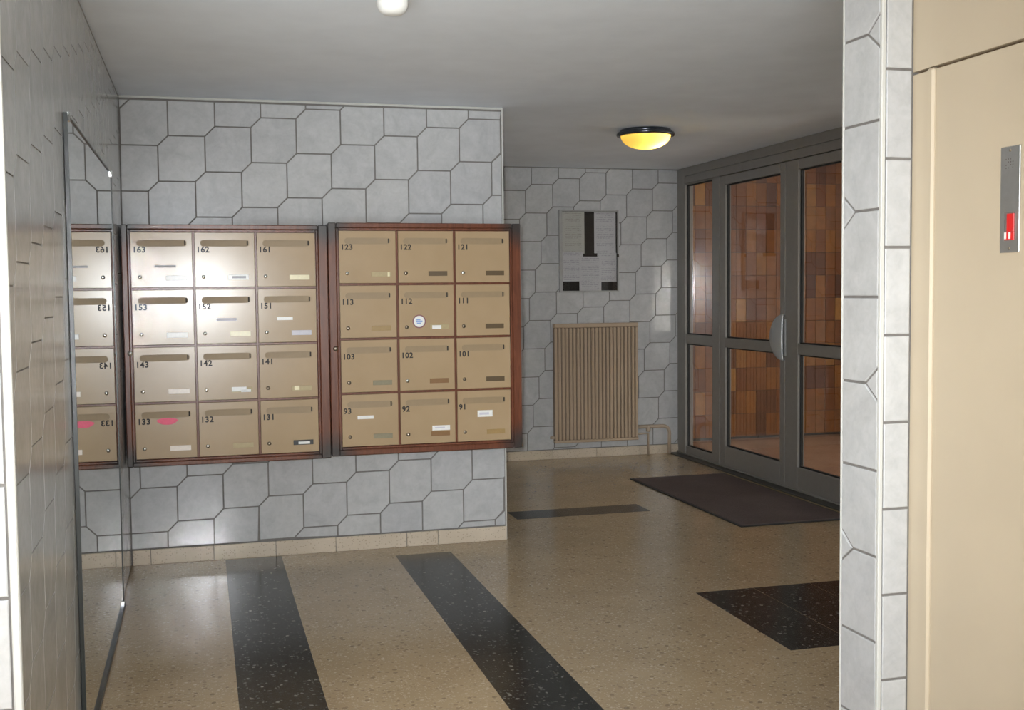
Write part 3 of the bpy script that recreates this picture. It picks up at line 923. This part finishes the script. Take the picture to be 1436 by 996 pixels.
for xx in (rx0 + 0.1, rx1 - 0.1):
    box('wall_bracket', rl(xx - 0.015, ry + 0.045, rz0 + 0.15), rl(xx + 0.015, YB - 0.006, rz0 + 0.2), 'radiator_paint', rad)
bm = bmesh.new()
pts = [(rx1 - 0.01, ry + 0.03, 0.25), (3.90, ry + 0.03, 0.25)] + [(3.90 + 0.06 * math.sin(a), ry + 0.03, 0.19 + 0.06 * math.cos(a)) for a in [math.pi / 2 * k / 6 for k in range(1, 7)]] + [(3.96, ry + 0.03, 0.001)]
add_tube(bm, [rl(*p) for p in pts], 0.0155, 12)
link('pipe', mesh_of(bm, 'pipe'), 'pipe_paint', rad)
lathe('valve', [(0, -0.03), (0.018, -0.03), (0.02, -0.01), (0.02, 0.02), (0.012, 0.03), (0, 0.03)], 'pipe_paint', rad, rl(rx1 + 0.10, ry + 0.03, 0.235), 16)
bm = bmesh.new()
add_tube(bm, [rl(rx1 - 0.01, ry + 0.03, 0.19), rl(rx1 + 0.10, ry + 0.03, 0.19), rl(rx1 + 0.10, ry + 0.03, 0.001)], 0.010, 10)
link('pipe', mesh_of(bm, 'pipe'), 'pipe_paint', rad)
lathe('bleed_plug', [(0, -0.03), (0.012, -0.03), (0.014, 0.0), (0.014, 0.02)], 'pipe_paint', rad, rl(rx0 - 0.002, ry + 0.03, 0.19), 12, 'X')

# ------------------------------------------------------------------ notice board and its sheets
bx0, bx1, bz0, bz1 = 2.963, 3.503, 1.433, 2.138
bd = empty('notice_board', ((bx0 + bx1) / 2, YB - 0.006, bz0))
tag(bd, 'glazed notice board on the back wall above the radiator', 'notice board')
bw, bh = (bx1 - bx0) / 2, bz1 - bz0
box('felt_backing', (-bw + 0.01, -0.012, 0.01), (bw - 0.01, 0.0, bh - 0.01), 'board_felt', bd)
boxes('board_frame', [((-bw, -0.03, 0), (-bw + 0.026, 0, bh)), ((bw - 0.014, -0.03, 0), (bw, 0, bh)), ((-bw + 0.026, -0.03, bh - 0.013), (bw - 0.014, 0, bh)), ((-bw + 0.026, -0.03, 0), (bw - 0.014, 0, 0.014))],
      'board_frame', bd, 0.002)
box('glass_cover', (-bw + 0.024, -0.0245, 0.012), (bw - 0.012, -0.024, bh - 0.011), 'board_glass', bd)
box('board_lock', (bw - 0.02, -0.036, 0.30), (bw - 0.002, -0.030, 0.325), 'slot_dark', bd, 0.002)
bcx = (bx0 + bx1) / 2
def sheet(u0, v0, u1, v1, mat, label, dy):
    # fractions of the board, v downward
    x0, x1 = bx0 + u0 * (bx1 - bx0), bx0 + u1 * (bx1 - bx0)
    z1, z0 = bz1 - v0 * bh, bz1 - v1 * bh
    o = box('notice_sheet', (x0, YB - 0.0185 - dy - 0.0006, z0), (x1, YB - 0.0185 - dy, z1), mat, None, 0, ((x0 + x1) / 2, YB - 0.0185 - dy, (z0 + z1) / 2))
    tag(o, label, 'paper', 'printed sheets behind the notice board glass')
sheet(0.05, 0.02, 0.425, 0.53, 'paper_cream', 'cream printed sheet at the top left of the notice board', 0)
sheet(0.59, 0.025, 0.955, 0.525, 'paper_white', 'white printed sheet at the top right of the notice board', 0)
sheet(0.045, 0.51, 0.40, 0.865, 'paper_white', 'printed sheet at the lower left of the notice board, above a dark gap', 0.0008)
sheet(0.64, 0.52, 0.965, 0.872, 'paper_white', 'printed sheet at the lower right of the notice board, above a dark gap', 0.0008)
sheet(0.335, 0.565, 0.705, 0.985, 'paper_white', 'lowest printed sheet, at the bottom centre of the notice board', 0.0016)

# ------------------------------------------------------------------ lit ceiling lamp
lamp = empty('ceiling_lamp', (2.846, 7.02, H))
tag(lamp, 'lit amber glass bowl ceiling lamp with a dark metal ring', 'lamp')
lathe('base_plate', [(0, -0.0005), (0.165, -0.0005), (0.172, -0.012), (0.172, -0.022), (0.0, -0.022)], 'lamp_ring', lamp)
lathe('ring', [(0.165, -0.020), (0.186, -0.020), (0.192, -0.030), (0.188, -0.042), (0.166, -0.044), (0.162, -0.032), (0.165, -0.020)], 'lamp_ring', lamp)
prof = [(0.163 * math.cos(a), -0.040 - 0.088 * math.sin(a)) for a in [math.pi / 2 * k / 10 for k in range(10)]] + [(0, -0.128)]
lathe('glass_bowl', prof, 'amber_glass', lamp)
lathe('bulb', [(0, -0.028), (0.016, -0.030), (0.030, -0.050), (0.033, -0.066), (0.026, -0.084), (0, -0.092)], 'bulb_glow', lamp, (0.062, -0.05, -0.008), 20)

# ------------------------------------------------------------------ small white ceiling fitting
fit = empty('ceiling_fitting', (0.664, 3.945, H))
tag(fit, 'small white dome fitting on the ceiling at the top edge', 'ceiling fitting')
lathe('mount_ring', [(0, -0.0005), (0.062, -0.0005), (0.062, -0.010), (0.054, -0.012)], 'fitting_white', fit)
lathe('dome', [(0.053, -0.010), (0.0545, -0.040), (0.0535, -0.062), (0.047, -0.078), (0.034, -0.088), (0.018, -0.092), (0.0, -0.093)], 'fitting_white', fit)

# ------------------------------------------------------------------ doormat
mat = empty('doormat', (3.53, 7.15, 0))
tag(mat, 'dark brown doormat on the floor before the glass doors', 'doormat')
mx, my = 0.395, 0.93
box('pile', (-mx + 0.018, -my + 0.018, 0.0), (mx - 0.018, my - 0.018, 0.010), 'mat_pile', mat, 0.003)
boxes('edging', [((-mx, -my, 0), (-mx + 0.02, my, 0.007)), ((mx - 0.02, -my, 0), (mx, my, 0.007)), ((-mx + 0.02, -my, 0), (mx - 0.02, -my + 0.02, 0.007)), ((-mx + 0.02, my - 0.02, 0), (mx - 0.02, my, 0.007))],
      'mat_edge', mat, 0.002)

# ------------------------------------------------------------------ lift call plate
cp = empty('lift_call_plate', (XE + 0.001, 2.341, 1.532))
tag(cp, 'brushed steel lift call plate with a red indicator', 'call plate')
box('plate', (-0.004, -0.034, 0), (0.0005, 0.034, 0.256), 'brushed_steel', cp, 0.0012)
box('indicator_recess', (-0.0046, -0.020, 0.030), (-0.003, 0.018, 0.098), 'indicator_dark', cp)
box('indicator_lens', (-0.0085, -0.019, 0.050), (-0.0042, 0.005, 0.094), 'indicator_red', cp, 0.001)
box('indicator_foot', (-0.0075, -0.019, 0.030), (-0.0042, 0.014, 0.050), 'indicator_red', cp, 0.0008)
for yy in (0.009, -0.006):
    box('indicator_mark', (-0.0083, yy - 0.003, 0.033), (-0.0070, yy + 0.004, 0.049), 'fitting_white', cp)
for z in (0.010, 0.246):
    lathe('screw', [(0, -0.0062), (0.003, -0.0058), (0.0036, -0.004)], 'dull_lock', cp, (0, 0, z), 12, 'X')
for r_ in range(4):
    for c_ in range(4):
        if (r_ * 3 + c_) % 4 == 3: continue
        box('engraved_mark', (-0.0043, 0.012 - c_ * 0.008, 0.224 - r_ * 0.007), (-0.0035, 0.016 - c_ * 0.008, 0.227 - r_ * 0.007), 'indicator_dark', cp)
